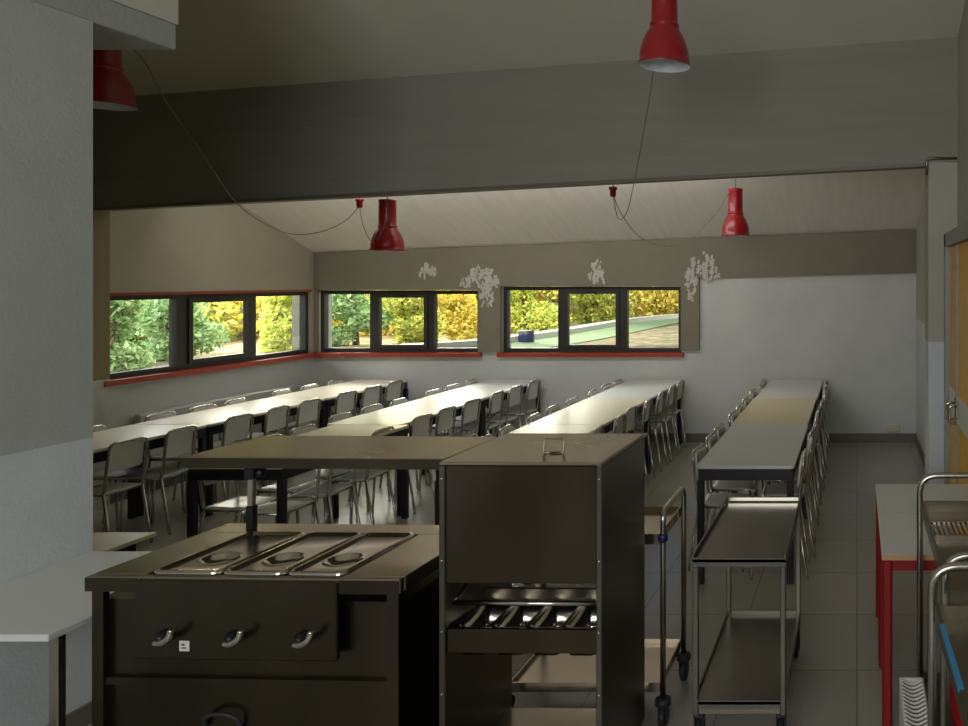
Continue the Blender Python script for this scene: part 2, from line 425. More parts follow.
mb = MB(); mb.tube(round_corner([(.512,5.55,b1-.10),(.512,5.55,b1+.015),(.55,5.55,b1+.02),(.735,5.55,b1+.02)], .03), .011, 8); struct(mb, 'trim_4', M['steel_dark'], 'small pipe bend at the top of the right pillar')
pm = wall_mat('left_pillar_paint', (206,206,198), (140,132,104), 1.075)
mb = MB(); mb.box((XL,6.26,0), (-6.375,6.455,b0), bev=.004); struct(mb, 'pillar_left', pm)
# baseboards
mb = MB(); mb.box((XL+.012,YB-.014,0), (XR-.012,YB,.105)); struct(mb, 'baseboard_back', M['base'])
mb = MB(); mb.box((XL,6.46,0), (XL+.012,YB,.105)); struct(mb, 'baseboard_left', M['base'])
mb = MB(); mb.box((XR-.012,5.87,0), (XR,YB,.105)); mb.box((XN-.012,-2.98,0), (XN,DY[0]-.08,.105)); struct(mb, 'baseboard_right', M['base'])
mb = MB(); mb.box((PX,-2.98,0), (PX+.014,3.295,.09)); struct(mb, 'baseboard_pier', M['base'])

# ------------------------------------------------------------------ windows
def window(name, label, to, L, z0, z1, cuts, red_top=False):
    """to(u, d, z): u along the wall from 0 to L, d depth outward from the wall face"""
    def bx(m_, u0, u1, d0, d1, za, zb): 
        a = to(u0, d0, za); b = to(u1, d1, zb); m_.box(a, b)
    f = MB(); fw = .045
    bx(f, 0, L, .03, .10, z0, z0+fw); bx(f, 0, L, .03, .10, z1-fw, z1)
    bx(f, 0, fw, .03, .10, z0+fw, z1-fw); bx(f, L-fw, L, .03, .10, z0+fw, z1-fw)
    for c0, c1 in cuts: bx(f, c0, c1, .03, .10, z0+fw, z1-fw)
    root = f.build(name, M['winframe']); root['kind'] = 'structure'; root['label'] = label
    spans = [(fw, cuts[0][0]), (cuts[0][1], cuts[1][0]), (cuts[1][1], L-fw)]
    for k, (a, b) in enumerate(spans):
        za, zb = z0+fw, z1-fw
        if k == 1:                          # the middle light is an opening sash
            s = MB(); q = .042
            bx(s, a, b, .012, .07, za, za+q); bx(s, a, b, .012, .07, zb-q, zb); bx(s, a, a+q, .012, .07, za+q, zb-q); bx(s, b-q, b, .012, .07, za+q, zb-q)
            so = s.build('window_sash', M['winframe'], root)
            h = MB(); bx(h, (a+b)/2-.05, (a+b)/2+.05, -.012, .012, zb-q*.75, zb-q*.35); h.build('window_handle', M['black_plastic'], so)
            a += q; b -= q; za += q; zb -= q
        g = MB(); bx(g, a, b, .05, .056, za, zb); g.build('window_pane', M['glass'], root)
    s = MB(); bx(s, -.06 if 'left' in label else -.04, L+.03, -.055, .10, z0-.052, z0-.004); s.build('window_sill', M['sill'], root)
    if red_top:
        s = MB(); bx(s, 0, L, -.012, .03, z1-.004, z1+.022); s.build('window_lintel', M['redline'], root)
    return root
window('window_1', 'dark framed strip window in the left wall', lambda u, d, z: (XL-d, WY[0]+u, z), WY[1]-WY[0], SILL+.005, W1T-.003, [(.70,.82),(1.57,1.65)], True)
window('window_2', 'dark framed window in the back wall beside the left corner', lambda u, d, z: (W2[0]+u, YB+d, z), W2[1]-W2[0], SILL+.005, W2T-.003, [(.585,.66),(1.275,1.35)])
window('window_3', 'dark framed window in the back wall nearest the right', lambda u, d, z: (W3[0]+u, YB+d, z), W3[1]-W3[0], SILL+.005, W3T-.003, [(.65,.73),(1.38,1.47)])

# ------------------------------------------------------------------ door in the right wall
fr = MB()
for y in (DY[0], DY[1]-.075): fr.box((XN-.025,y,0), (XN+.10,y+.075,DZ))
fr.box((XN-.025,DY[0],DZ-.09), (XN+.10,DY[1],DZ))
door = fr.build('door_1', M['door_frame']); door['kind'] = 'structure'; door['label'] = 'yellow double door in a grey frame'
ym = 4.98
for (a, b) in ((DY[0]+.08, ym-.012), (ym+.012, DY[1]-.08)):
    l = MB(); l.box((XN+.01,a,.01), (XN+.055,b,DZ-.095)); lf = l.build('door_leaf', M['yellow_door'], door)
    r_ = MB(); r_.box((XN+.002,a+.01,.98), (XN+.012,b-.01,1.16)); r_.build('door_rail', M['lam_white'], lf)
    s = MB(); c = b-.09 if b > ym+.1 else b-.05
    c = ym+.07 if b > ym+.1 else ym-.07
    s.box((XN-.008,c-.03,1.0), (XN+.003,c+.03,1.14))
    s.tube(round_corner([(XN-.005,c,1.10),(XN-.055,c,1.10),(XN-.055,c,.99),(XN-.005,c,.99)], .02), .009, 8)
    s.build('door_handle', M['steel_bright'], lf)
s = MB(); s.box((XN-.004,ym-.014,.01), (XN+.06,ym+.014,DZ-.095)); s.build('door_mullion', M['door_frame'], door)

# ------------------------------------------------------------------ fittings on the walls
rad = thing('radiator', 'long flat white panel radiator under the left window', 'radiator', (XL,6.66,0))
b = MB(); b.box((.035,0,.22), (.095,2.04,.735), bev=.012); b.build('panel', M['radiator'], rad)
for y in (.35, 1.65):
    b = MB(); b.box((.003,y,.30), (.0345,y+.05,.66)); b.build('bracket', M['radiator'], rad)
b = MB(); b.tube(round_corner([(.065,2.04,.69),(.065,2.13,.69),(.02,2.13,.69)], .02), .013, 8); b.lathe([(.02,-.03),(.024,.0),(.02,.03)], (.065,2.10,.69), 12, axis='y'); b.build('valve', M['radiator'], rad)
so = thing('wall_socket', 'small cream electrical socket low on back wall near right corner', 'socket', ((893-857)/756*YB,YB,.17))
b = MB(); b.box((-.075,-.03,-.045), (.075,0,.045), bev=.006); b.build('socket_box', M['socket'], so)
b = MB(); b.box((-.06,-.036,-.03), (-.005,-.029,.03), bev=.003); b.box((.005,-.036,-.03), (.06,-.029,.03), bev=.003); b.build('socket_cover', M['socket'], so)

# ------------------------------------------------------------------ dining tables
TL, TW = 1.36, .62
Y0 = 4.76
def make_table(lam):
    t = thing('dining_table', '', 'table', (0,0,0), 0, 'dining tables pushed together in long rows')
    w, l = TW/2, TL/2
    b = MB(); b.rrect(-w, -l, w, l, .728, .75, .03, 4, ch=.003); b.build('tabletop', lam, t)
    b = MB(); b.rrect(-w+.004, -l+.004, w-.004, l-.004, .716, .7275, .03, 4)
    b.box((-w+.012,-l+.012,.655), (w-.012,-l+.035,.716)); b.box((-w+.012,l-.035,.655), (w-.012,l-.012,.716))
    b.box((-w+.012,-l+.035,.655), (-w+.035,l-.035,.716)); b.box((w-.035,-l+.035,.655), (w-.012,l-.035,.716)); b.build('apron', M['black'], t)
    for sx in (-1, 1):
        for sy in (-1, 1):
            b = MB(); b.box((sx*(w-.006), sy*(l-.006), 0), (sx*(w-.048), sy*(l-.048), .655), bev=.004); b.build('leg', M['black'], t)
    return t
rows = [('leftmost table row', -5.56), ('second table row from left', -4.01), ('third table row from left', -2.36), ('rightmost table row', -.705)]
lams = {}
ends = ['nearest the serving counters', 'in the middle', 'touching the back wall']
plan = [[M['laminate']]*3, [M['lam_warm'], M['laminate'], M['lam_white']], [M['lam_warm'], M['lam_warm'], M['lam_white']], [M['lam_white'], M['lam_warm'], M['lam_white']]]
desc = {M['laminate'].name: 'cream', M['lam_warm'].name: 'yellow cream', M['lam_white'].name: 'white'}
rt = random.Random(11)
for ri, (rn, rx) in enumerate(rows):
    for k in range(3):
        lam = plan[ri][k]; y = Y0 + 1.37*k + TL/2
        x = rx + (rt.uniform(-.012,.012) if k else 0)
        if ri == 1 and k == 0: x += .085
        lab = f"{desc[lam.name]} topped black-legged table {ends[k]} in the {rn}"
        if lam.name not in lams:
            t = make_table(lam); t.location = (x,y,0); t['label'] = lab; lams[lam.name] = t
        else: t = dup(lams[lam.name], (x,y,0), 0, lab)

# ------------------------------------------------------------------ chairs
def make_chair():
    """origin between the feet, facing +y"""
    c = thing('dining_chair', '', 'chair', (0,0,0), 0, 'tube framed chairs drawn up to the dining tables')
    b = MB(); n = 7; top = []; bot = []       # dished seat with a rolled front
    W = .142
    def sz(v, u): return .438 - .010*math.cos(u*1.4)*(1-abs(v)) - (.022*max(0, v-.55)/.45 if v > .55 else 0)
    g = [[(W*u*(1-.06*max(0, -v)), .155*v+.0, sz(v, u)) for u in np.linspace(-1, 1, n)] for v in np.linspace(-1, 1, 9)]
    vs = [p for r in g for p in r] + [(p[0], p[1], p[2]-.012) for r in g for p in r]; N = n*9; fs = []
    for j in range(8):
        for i in range(n-1):
            a = j*n+i; fs += [(a, a+1, a+n+1, a+n), (N+a, N+a+n, N+a+n+1, N+a+1)]
    for i in range(n-1): fs += [(i, N+i, N+i+1, i+1), (8*n+i, 8*n+i+1, N+8*n+i+1, N+8*n+i)]
    for j in range(8): fs += [(j*n, j*n+n, N+j*n+n, N+j*n), (j*n+n-1, N+j*n+n-1, N+j*n+2*n-1, j*n+2*n-1)]
    b.add(vs, fs, 0, True); b.build('seat', M['chair_ply'], c)
    # back panel: rounded top corners, gently curved
    b = MB(); out = []
    w, z0, z1, r = .126, .575, .772, .05
    pts = [(-w, z0+.02), (-w+.02, z0), (w-.02, z0), (w, z0+.02)]
    for k in range(6): a = R(90*k/5); pts.append((w-r+r*math.cos(a), z1-r+r*math.sin(a)))
    for k in range(6): a = R(90+90*k/5); pts.append((-w+r+r*math.cos(a), z1-r+r*math.sin(a)))
    def yb(x, z): return -.143 - .035*(z-.45)/.33 - .012*(1-(x/w)**2)
    b.loft([[(x, yb(x, z)+.006, z) for x, z in pts], [(x, yb(x, z)-.006, z) for x, z in pts]], 0, False); b.build('backrest', M['chair_ply'], c)
    # tube frame
    b = MB(); p = [(-.137,-.150,.43), (-.137,-.158,.45), (-.137,-.196,.778), (.137,-.196,.778), (.137,-.158,.45), (.137,-.150,.43)]
    b.tube(round_corner(p, .06, 6), .0095, 8); b.build('back_frame', M['chrome'], c)
    b = MB(); b.tube(round_corner([(-.134,-.150,.418),(-.134,.135,.418),(.134,.135,.418),(.134,-.150,.418)], .04, 4), .009, 8); b.tube([(-.134,-.148,.418),(.134,-.148,.418)], .008, 8); b.build('seat_frame', M['chrome'], c)
    for s in (-1, 1):
        b = MB(); b.tube([(s*.134,.118,.415), (s*.140,.140,.02), (s*.140,.141,.0)], .0095, 8); b.build('leg', M['chrome'], c)
        b = MB(); b.tube([(s*.137,-.150,.43), (s*.141,-.215,.02), (s*.141,-.217,.0)], .0095, 8); b.build('leg', M['chrome'], c)
    return c
ords = ['first','second','third','fourth','fifth','sixth','seventh','eighth','ninth']
rnd = random.Random(4)
chair0 = None
offs = (.21, .62, 1.03)
for ri, (rn, rx) in enumerate(rows):
    for side in (-1, 1):
        for k in range(3):
            for j, o in enumerate(offs):
                y = Y0 + 1.37*k + o + rnd.uniform(-.03, .03) + (.08 if side < 0 else .0)
                back_x = rx + side*(TW/2 + .045 + rnd.uniform(-.012, .02))
                if ri == 0 and side > 0 and k == 0: y = (5.0, 5.40, 5.82)[j]
                if ri == 3 and side < 0: back_x += .008; y += .05
                if ri == 1 and side < 0 and k == 0: back_x += .088
                px = 857 + 756*back_x/y
                if ri == 0 and px < 78: continue            # behind the pier wall
                rz = R(90 if side < 0 else -90) * -1 + R(rnd.uniform(-4, 4))
                # facing the table: +y turned towards the row
                cx = back_x - side*.185
                i = 8 - (3*k+j)
                lab = f"pale tube-framed chair, {ords[i]} from back wall, {'left' if side < 0 else 'right'} side of {rn}"
                if chair0 is None:
                    chair0 = make_chair(); c = chair0; c.location = (cx,y,0); c.rotation_euler.z = rz; c['label'] = lab
                else: c = dup(chair0, (cx,y,0), rz, lab)

# ------------------------------------------------------------------ serving counter (bain-marie)
CZ = .90; CYF, CYB = 2.585, 3.16; CXL, CXR = -2.655, -1.555
ct = thing('serving_counter', 'stainless steel hot food counter with three lidded wells', 'serving counter', ((CXL+CXR)/2, CYF, 0), R(-1.5))
cw = (CXR-CXL)/2; cd = CYB-CYF
wx = [-.361, -.110, .120, .335]              # the well dividers
b = MB(); hgt = .05
# worktop with the opening for the wells
b.box((-cw,0,CZ-hgt), (cw,.03,CZ), bev=.004); b.box((-cw,.46,CZ-hgt), (cw,cd,CZ), bev=.004)
b.box((-cw,.0301,CZ-hgt), (wx[0],.4599,CZ), bev=.003); b.box((wx[3],.0301,CZ-hgt), (cw,.4599,CZ), bev=.003)
wt = b.build('worktop', M['steel'], ct)
for xa, xb in ((-cw+.002, wx[0]-.006), (wx[3]+.006, cw-.002)):
    b = MB(); b.box((xa,-.003,CZ-hgt+.001), (xb,-.0002,CZ-.003)); b.build('worktop_edge_shade', M['steel_front'], wt)  # strip added over the front edge, dark reflection put into its colour
for k in range(3):                            # lids resting in the wells
    a, c_ = wx[k]+.006, wx[k+1]-.006; l = MB(); y0, y1 = .035, .455
    n = 30; xm, ym_ = (a+c_)/2, y0+.145; rr = .042
    def lr(i, z, r=.03):
        out = []
        for cx, cy, a0 in ((c_-r,y1-r,0),(a+r,y1-r,90),(a+r,y0+r,180),(c_-r,y0+r,270)):
            for q in range(8): g = R(a0+90*q/7); out.append((cx+(r-i)*math.cos(g), cy+(r-i)*math.sin(g), z))
        return out
    ang = [R(90*k4 + 90*(q+.5)/8) for k4 in range(4) for q in range(8)]
    def cr_(rad, z): return [(xm+rad*math.cos(g), ym_+rad*math.sin(g), z) for g in ang]
    l.loft([lr(0,CZ-.012), lr(-.003,CZ+.004), lr(.004,CZ+.009), lr(.012,CZ+.008), lr(.018,CZ-.001), lr(.022,CZ-.002), cr_(.066,CZ-.001)], 0, True, caps=False)
    lo = l.build('well_lid', M['steel_bright'], ct)
    h = MB(); h.loft([cr_(.066,CZ-.0012), cr_(.061,CZ+.003), cr_(.056,CZ+.002), cr_(.049,CZ-.010), cr_(.032,CZ-.018), cr_(.012,CZ-.020), cr_(.001,CZ-.0205)], 0, True, caps=False)
    h.build('lid_recess', M['steel_bright'], lo)
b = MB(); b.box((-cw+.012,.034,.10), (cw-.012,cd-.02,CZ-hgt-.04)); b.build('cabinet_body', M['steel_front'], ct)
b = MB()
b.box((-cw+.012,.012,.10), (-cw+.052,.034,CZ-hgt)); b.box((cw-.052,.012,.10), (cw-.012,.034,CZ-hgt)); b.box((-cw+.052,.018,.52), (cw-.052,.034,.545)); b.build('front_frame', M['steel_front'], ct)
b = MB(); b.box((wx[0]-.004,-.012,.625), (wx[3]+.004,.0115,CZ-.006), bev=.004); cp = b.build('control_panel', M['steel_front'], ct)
for k, px_ in enumerate((-.255, -.015, .225)):
    h = MB(); h.lathe([(.022,0),(.024,-.010),(.016,-.022),(.010,-.034)], (px_,-.012,.705), 16, axis='y'); hb = h.build('valve_boss', M['black_plastic'], cp)
    h = MB(); h.tube(smooth_path([(px_-.008,-.040,.694),(px_+.020,-.048,.698),(px_+.046,-.050,.716),(px_+.056,-.048,.745)], 5), [.011]*10+[.010]*5+[.008], 10); h.build('valve_lever', M['steel_bright'], hb)
b = MB(); b.box((-.205,-.0135,.655), (-.170,-.0119,.69)); st = b.build('sticker', M['white_plastic'], cp); st['label'] = 'small white sticker'
b = MB(); b.box((-.197,-.0142,.664), (-.180,-.0134,.668)); b.box((-.197,-.0142,.674), (-.186,-.0134,.680)); b.build('sticker_print', M['blue_plastic'], st)
b = MB(); b.tube(smooth_path([(-.150,.030,.375),(-.138,.012,.415),(-.085,.004,.432),(-.032,.012,.415),(-.020,.030,.36)], 6), .007, 8); b.build('drain_hose', M['rubber'], ct)
for x in (-cw+.06, cw-.06):
    for y in (.08, cd-.08):
        w_ = MB(); w_.lathe([(.018,.0),(.022,.01),(.022,.085),(.03,.10)], (x,y,0), 12); w_.build('foot', M['black_plastic'], ct)
# gantry shelf carried on two posts at the back of the worktop
SZ = 1.23; sy0, sy1 = 2.93-CYF, 3.345-CYF; sx0, sx1 = -2.645-(CXL+CXR)/2, -1.60-(CXL+CXR)/2
b = MB(); b.box((sx0,sy0,SZ-.042), (sx1,sy1,SZ), bev=.004); gs = b.build('gantry_shelf', M['steel'], ct)
b = MB(); b.box((sx0+.002,sy0-.003,SZ-.041), (sx1-.002,sy0-.0002,SZ-.002)); b.build('shelf_edge_shade', M['steel_front'], gs)  # added cover strip that gives the shelf front its dark reflection tone
for x in (-2.50-(CXL+CXR)/2, -1.66-(CXL+CXR)/2):
    b = MB(); y = .51; b.box((x-.011,y-.011,CZ), (x+.011,y+.011,SZ-.042), bev=.003); po = b.build('gantry_post', M['steel_bright'], ct)
    b = MB(); b.box((x-.0145,y-.0145,CZ), (x+.0145,y+.0145,CZ+.095), bev=.003); b.build('post_sleeve', M['black_plastic'], po)
    b = MB(); b.box((x-.013,y-.028,1.105), (x+.026,y+.018,1.155), bev=.006); b.lathe([(.02,0),(.022,.02),(.012,.03)], (x+.026,y,1.13), 12, axis='x'); b.build('clamp_knob', M['black_plastic'], po)

# ------------------------------------------------------------------ cutlery and tray dispenser
BX0, BX1 = -1.475, -.895; BYF, BYB = 2.66, 3.163; BZ = 1.267
bw, bd = (BX1-BX0)/2, BYB-BYF
bxo = thing('cutlery_dispenser', 'tall stainless steel cutlery dispenser with hood, right of hot food counter', 'cutlery dispenser', ((BX0+BX1)/2, BYF, 0), R(-1.0))
for s in (-1, 1):
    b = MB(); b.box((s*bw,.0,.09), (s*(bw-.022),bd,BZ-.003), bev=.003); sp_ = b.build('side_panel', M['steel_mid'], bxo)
    q = MB()
    for z in (1.22, .93, .68, .46): q.lathe([(.005,0),(.004,-.003),(.0015,-.004)], (s*(bw-.011),-.0,z), 8, axis='y')
    q.build('rivet', M['steel_bright'], sp_)
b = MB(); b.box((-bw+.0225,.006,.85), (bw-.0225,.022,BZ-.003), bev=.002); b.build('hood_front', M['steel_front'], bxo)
b = MB(); b.box((-bw,.0,BZ-.002), (bw,bd,BZ+.012), bev=.004); tp = b.build('hood_top', M['steel'], bxo)
b = MB(); hx = (553-857)/756*2.79-(BX0+BX1)/2; hy = .13; z0 = BZ+.016; b.tube(round_corner([(hx,hy,z0),(hx-.037,hy,z0),(hx-.037,hy+.01,z0+.05),(hx+.037,hy+.01,z0+.05),(hx+.037,hy,z0),(hx,hy,z0)], .008, 3), .0038, 6); b.build('lift_handle', M['steel_dark'], tp)
b = MB(); b.box((-bw+.0225,bd-.016,.72), (bw-.0225,bd-.002,BZ-.003)); b.build('hood_back', M['steel_dark'], bxo)
b = MB(); b.tube([(-bw+.035,.03,.770),(bw-.035,.03,.770)], .009, 10); b.tube([(-bw+.035,.03,.770),(-bw+.035,.12,.80)], .006, 8); b.tube([(bw-.035,.03,.770),(bw-.035,.12,.80)], .006, 8); b.build('front_rail', M['steel_bright'], bxo)
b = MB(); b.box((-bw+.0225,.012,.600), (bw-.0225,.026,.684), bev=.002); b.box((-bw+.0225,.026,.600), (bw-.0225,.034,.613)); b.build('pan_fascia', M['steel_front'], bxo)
npan = 4; pw = (2*bw-.06)/npan
for k in range(npan):
    x0 = -bw+.03+k*pw+.004; x1 = x0+pw-.008; y0, y1 = .042, .262; b = MB(); r = .03
    def rr_(i, z):
        out = []
        for cx, cy, a0 in ((x1-r,y1-r,0),(x0+r,y1-r,90),(x0+r,y0+r,180),(x1-r,y0+r,270)):
            for q in range(5): a = R(a0+22.5*q); out.append((cx+(r-i)*math.cos(a), cy+(r-i)*math.sin(a), z))
        return out
    b.loft([rr_(-.004,.668), rr_(-.004,.676), rr_(.008,.676), rr_(.012,.596), rr_(.022,.576), rr_(.028,.572), rr_(.022,.570), rr_(.014,.572), rr_(.009,.594), rr_(-.002,.668)], 0, True, caps=False)
    b.add([p for p in rr_(.02,.573)], [tuple(range(20))]); b.build('cutlery_pan', M['steel_bright'], bxo)
b = MB(); b.box((-bw+.0225,.275,.60), (bw-.0225,.29,.72)); b.build('pan_support', M['steel_dark'], bxo)
b = MB(); b.box((-bw+.0225,.02,.12), (bw-.0225,bd-.02,.14)); b.build('base_shelf', M['steel_dark'], bxo)
for x in (-bw+.06, bw-.06):
    for y in (.07, bd-.07):
        c_ = MB(); c_.lathe([(.012,.0),(.042,.003),(.045,.012),(.042,.024),(.012,.027)], (x-.0135,y,.045), 18, axis='x'); c_.box((x-.016,y-.012,.045), (x-.0135,y+.012,.09)); c_.box((x+.0135,y-.012,.045), (x+.016,y+.012,.09)); c_.build('caster', M['rubber'], bxo)

# ------------------------------------------------------------------ steel trolleys
def caster(x, y, m=None, r=.06, zt=.15):
    c = MB(); c.lathe([(.01,-.013),(r-.006,-.013),(r,-.007),(r,.007),(r-.006,.013),(.01,.013)], (x,y+.01,r), 20, axis='x', smooth=False)
    c.box((x-.020,y-.014,r-.01), (x-.015,y+.022,zt-.012)); c.box((x+.015,y-.014,r-.01), (x+.020,y+.022,zt-.012)); c.box((x-.020,y-.02,zt-.014), (x+.020,y+.024,zt))
    return c
# low two-tier trolley in the middle
t1 = thing('service_trolley', 'two tier square legged steel trolley in front of rightmost table row', 'trolley', (-.479,3.07,0))
w, d = .19, .82
def tray(z, rim, inset, lip):
    b = MB(); b.box((-w+inset,inset,z-.012), (w-inset,d-inset,z))
    b.box((-w+inset,inset,z-.03), (-w+inset+.006,d-inset,z+lip)); b.box((w-inset-.006,inset,z-.03), (w-inset,d-inset,z+lip))
    b.box((-w+inset+.006,d-inset-.006,z-.03), (w-inset-.006,d-inset,z+lip)); b.box((-w+inset+.006,inset,z-.03), (w-inset-.006,inset+.006,z+lip*.3)); return b
tray(.785, 0, 0, .02).build('top_shelf', M['steel_mid'], t1)
b = MB(); b.bar((-w+.012,d-.02,.80), (w-.012,d-.02,.80), .012, .016); b.build('shelf_rail', M['steel_bright'], t1)
tray(.205, 0, .004, .018).build('lower_shelf', M['steel_mid'], t1)
for sx in (-1, 1):
    for y in (.012, d-.012):
        b = MB(); b.box((sx*w-sx*.001, y-.0115, .15), (sx*(w-.024), y+.0115, .755), bev=.003); b.build('leg', M['steel_mid'], t1)
b = MB(); b.box((-w+.025,.006,.155), (w-.025,.02,.19)); b.box((-w+.025,d-.02,.155), (w-.025,d-.006,.19)); b.build('cross_brace', M['steel_dark'], t1)
for sx in (-1, 1):
    for y in (.03, d-.05): caster(sx*(w-.022), y).build('caster', M['rubber'], t1)

# tube framed trolley behind the dispenser
t2 = thing('serving_cart', 'tube framed two shelf serving cart behind the cutlery dispenser', 'serving cart', (-1.165,3.235,0))
w2, d2 = .335, .385
for sx in (-1, 1):
    x = sx*w2; b = MB()
    b.tube(round_corner([(x,0,.115),(x,0,.93),(x,d2,.93),(x,d2,.115)], .05, 6), .0125, 10); b.build('end_frame', M['chrome'], t2)
    q = MB(); q.lathe([(.015,0),(.021,.006),(.021,.03),(.015,.036)], (x,0,.80), 16); q.build('bumper', M['blue_plastic'], t2)
for z, lip in ((.80, .035), (.17, .03)):
    b = MB(); b.box((-w2+.014,.0,z), (w2-.014,d2,z+.012)); b.box((-w2+.014,-.006,z-.01), (w2-.014,0,z+lip)); b.box((-w2+.014,d2,z-.01), (w2-.014,d2+.006,z+lip))
    b.box((-w2+.0135,0,z-.01), (-w2+.019,d2,z+lip)); b.box((w2-.019,0,z-.01), (w2-.0135,d2,z+lip)); b.build('shelf', M['steel_bright'] if z > .5 else M['steel'], t2)
for sx in (-1, 1):
    for y in (0, d2):
        c_ = caster(sx*w2, y, zt=.115, r=.048); c_.lathe([(.02,0),(.034,-.006),(.034,-.03),(.02,-.04)], (sx*w2,y,.135), 14); c_.build('caster', M['rubber'], t2)

# two clearing trolleys at the right
def clearing(name, label, loc, rz, L, W, zt, far_handle, near_handle, strip):
    t = thing(name, label, 'clearing trolley', loc, rz)
    for y, hh in ((0, near_handle), (L, far_handle)):
        b = MB(); b.tube(round_corner([(0,y,.12),(0,y,zt+hh),(W,y,zt+hh),(W,y,.12)], .075, 7), .0135, 10); b.build('end_frame', M['chrome'], t)
    b = MB(); b.box((.016,.016,zt-.05), (W-.016,L-.016,zt-.04))
    b.box((.006,.0,zt-.05), (.016,L,zt)); b.box((W-.016,0,zt-.05), (W-.006,L,zt)); b.box((.016,0,zt-.05), (W-.016,.016,zt)); b.box((.016,L-.016,zt-.05), (W-.016,L,zt))
    tp = b.build('tray_top', M['steel_dark'], t)
    if strip:
        b = MB(); y0, y1 = L*.60, L*.77
        b.box((.017,y0-.012,zt-.04), (W-.017,y0,zt-.022)); b.box((.017,y1,zt-.04), (W-.017,y1+.012,zt-.022))
        nx = 16
        for i in range(nx+1):
            x = .02+(W-.04)*i/nx; b.box((x-.005,y0,zt-.034), (x+.005,y1,zt-.028))
        for j in range(1, 6):
            y = y0+(y1-y0)*j/6; b.box((.02,y-.004,zt-.0335), (W-.02,y+.004,zt-.0285))
        b.build('drain_grid', M['steel_bright'], tp)
    b = MB(); b.box((.014,0,.27), (W-.014,L,.285)); b.box((.008,0,.26), (.014,L,.31)); b.box((W-.014,0,.26), (W-.008,L,.31)); b.build('lower_shelf', M['steel_dark'], t)
    for y in (.0, L):
        for x in (0, W): caster(x, y, r=.05, zt=.12).build('caster', M['rubber'], t)
    return t
t3 = clearing('clearing_trolley', 'steel clearing trolley with drain grid beside white red-legged tables', (.262,2.25,0), 0, .90, .34, 1.0, .105, .100, True)
t4 = clearing('clearing_trolley', 'nearer steel trolley with blue film on its rim, bottom right corner', (.234,1.25,0), R(1.3), .90, .36, 1.0, .105, .105, False)
b = MB(); b.box((.004,.45,.992), (.0175,.77,1.0015)); b.build('protective_film', M['cyan_tape'], t4)
cr = thing('slotted_crate', 'narrow white slotted plastic crate standing on the floor beside the drain grid trolley', 'crate', (.166,2.56,0))
cl, cwid, chh = .41, .094, .36
b = MB(); b.box((0,0,.004), (cwid,cl,.016)); b.build('crate_base', M['white_plastic'], cr)
b = MB()
for x in (0, cwid-.008): b.box((x,0,.016), (x+.008,cl,chh), bev=.002)
for y in (0, cl-.008): b.box((.008,y,.016), (cwid-.008,y+.008,chh))
b.build('crate_sides', M['white_plastic'], cr)
b = MB()
for i in range(15):
    y = .02+i*.0265; b.tube(smooth_path([(.004,y,chh),(cwid*.5,y,chh-.02),(cwid-.004,y,chh)], 4), .0055, 6)
b.build('crate_slats', M['white_plastic'], cr)
rb = thing('red_tub', 'red plastic tub on lower shelf of the drain grid trolley', 'tub', (.445,2.82,.286))
b = MB(); b.lathe([(.09,0),(.12,.20),(.128,.205),(.128,.215),(.115,.212),(.088,.012),(.001,.012)], (0,0,0), 24, caps=False); b.lathe([(.001,0),(.09,0)], (0,0,0), 24, caps=False); b.build('tub_body', M['red_plastic'], rb)
b = MB(); b.tube(smooth_path([(-.125,0,.20),(-.10,-.03,.25),(0,-.05,.275),(.10,-.03,.25),(.125,0,.20)], 5), .005, 8); b.build('tub_handle', M['white_plastic'], rb)

# ------------------------------------------------------------------ red legged tables at the right wall
def red_table(label, y0, y1):
    x0, x1 = .106, .640
    t = thing('school_table', label, 'table', ((x0+x1)/2, (y0+y1)/2, 0), 0, 'red legged white tables')
    w, l = (x1-x0)/2, (y1-y0)/2
    b = MB(); b.box((-w,-l,.728), (w,l,.75), bev=.002); b.build('tabletop', M['lam_white'], t)
    b = MB(); b.box((-w+.001,-l-.003,.7285), (w-.001,-l-.0001,.7495)); b.build('edge_band', M['lam_edge'], t)
    b = MB(); b.box((-w+.03,-l+.03,.672), (w-.03,-l+.05,.727)); b.box((-w+.03,l-.05,.672), (w-.03,l-.03,.727)); b.box((-w+.03,-l+.05,.672), (-w+.05,l-.05,.727)); b.box((w-.05,-l+.05,.672), (w-.03,l-.05,.727)); b.build('apron', M['red_steel'], t)
    for sx in (-1, 1):
        for sy in (-1, 1):
            b = MB(); b.box((sx*w*.995, sy*(l-.012), 0), (sx*(w-.046), sy*(l-.058), .727), bev=.01); b.build('leg', M['red_steel'], t)
red_table('white topped red-legged table nearer the camera, behind the clearing trolley', 3.216, 3.782)
red_table('white topped red-legged table farther back, beside the right pillar', 3.792, 4.336)

# ------------------------------------------------------------------ tables by the pier wall
lt = thing('side_table', 'pale grey table against the pier wall left of the serving counter', 'table', (0,0,0))
b = MB(); b.box((PX+.004,2.513,.716), (-2.69,3.29,.74), bev=.003); b.build('tabletop', M['lam_white'], lt)
b = MB(); b.box((PX+.004,2.53,.67), (PX+.03,3.28,.715)); b.build('wall_cleat', M['steel_dark'], lt)
for y in (2.555, 3.215):
    b = MB(); b.box((-2.735,y,0), (-2.703,y+.032,.715), bev=.004); b.build('leg', M['steel'], lt)
lo = thing('low_table', 'low beige table catching light behind the pier wall', 'table', (0,0,0))
b = MB(); b.box((-4.35,3.40,.58), (-3.665,3.96,.60), bev=.003); b.build('tabletop', M['lam_warm'], lo)
b = MB(); b.box((-4.3,3.45,.52), (-3.72,3.47,.58)); b.box((-4.3,3.88,.52), (-3.72,3.90,.58)); b.box((-3.74,3.47,.52), (-3.72,3.88,.58)); b.build('apron', M['black'], lo)
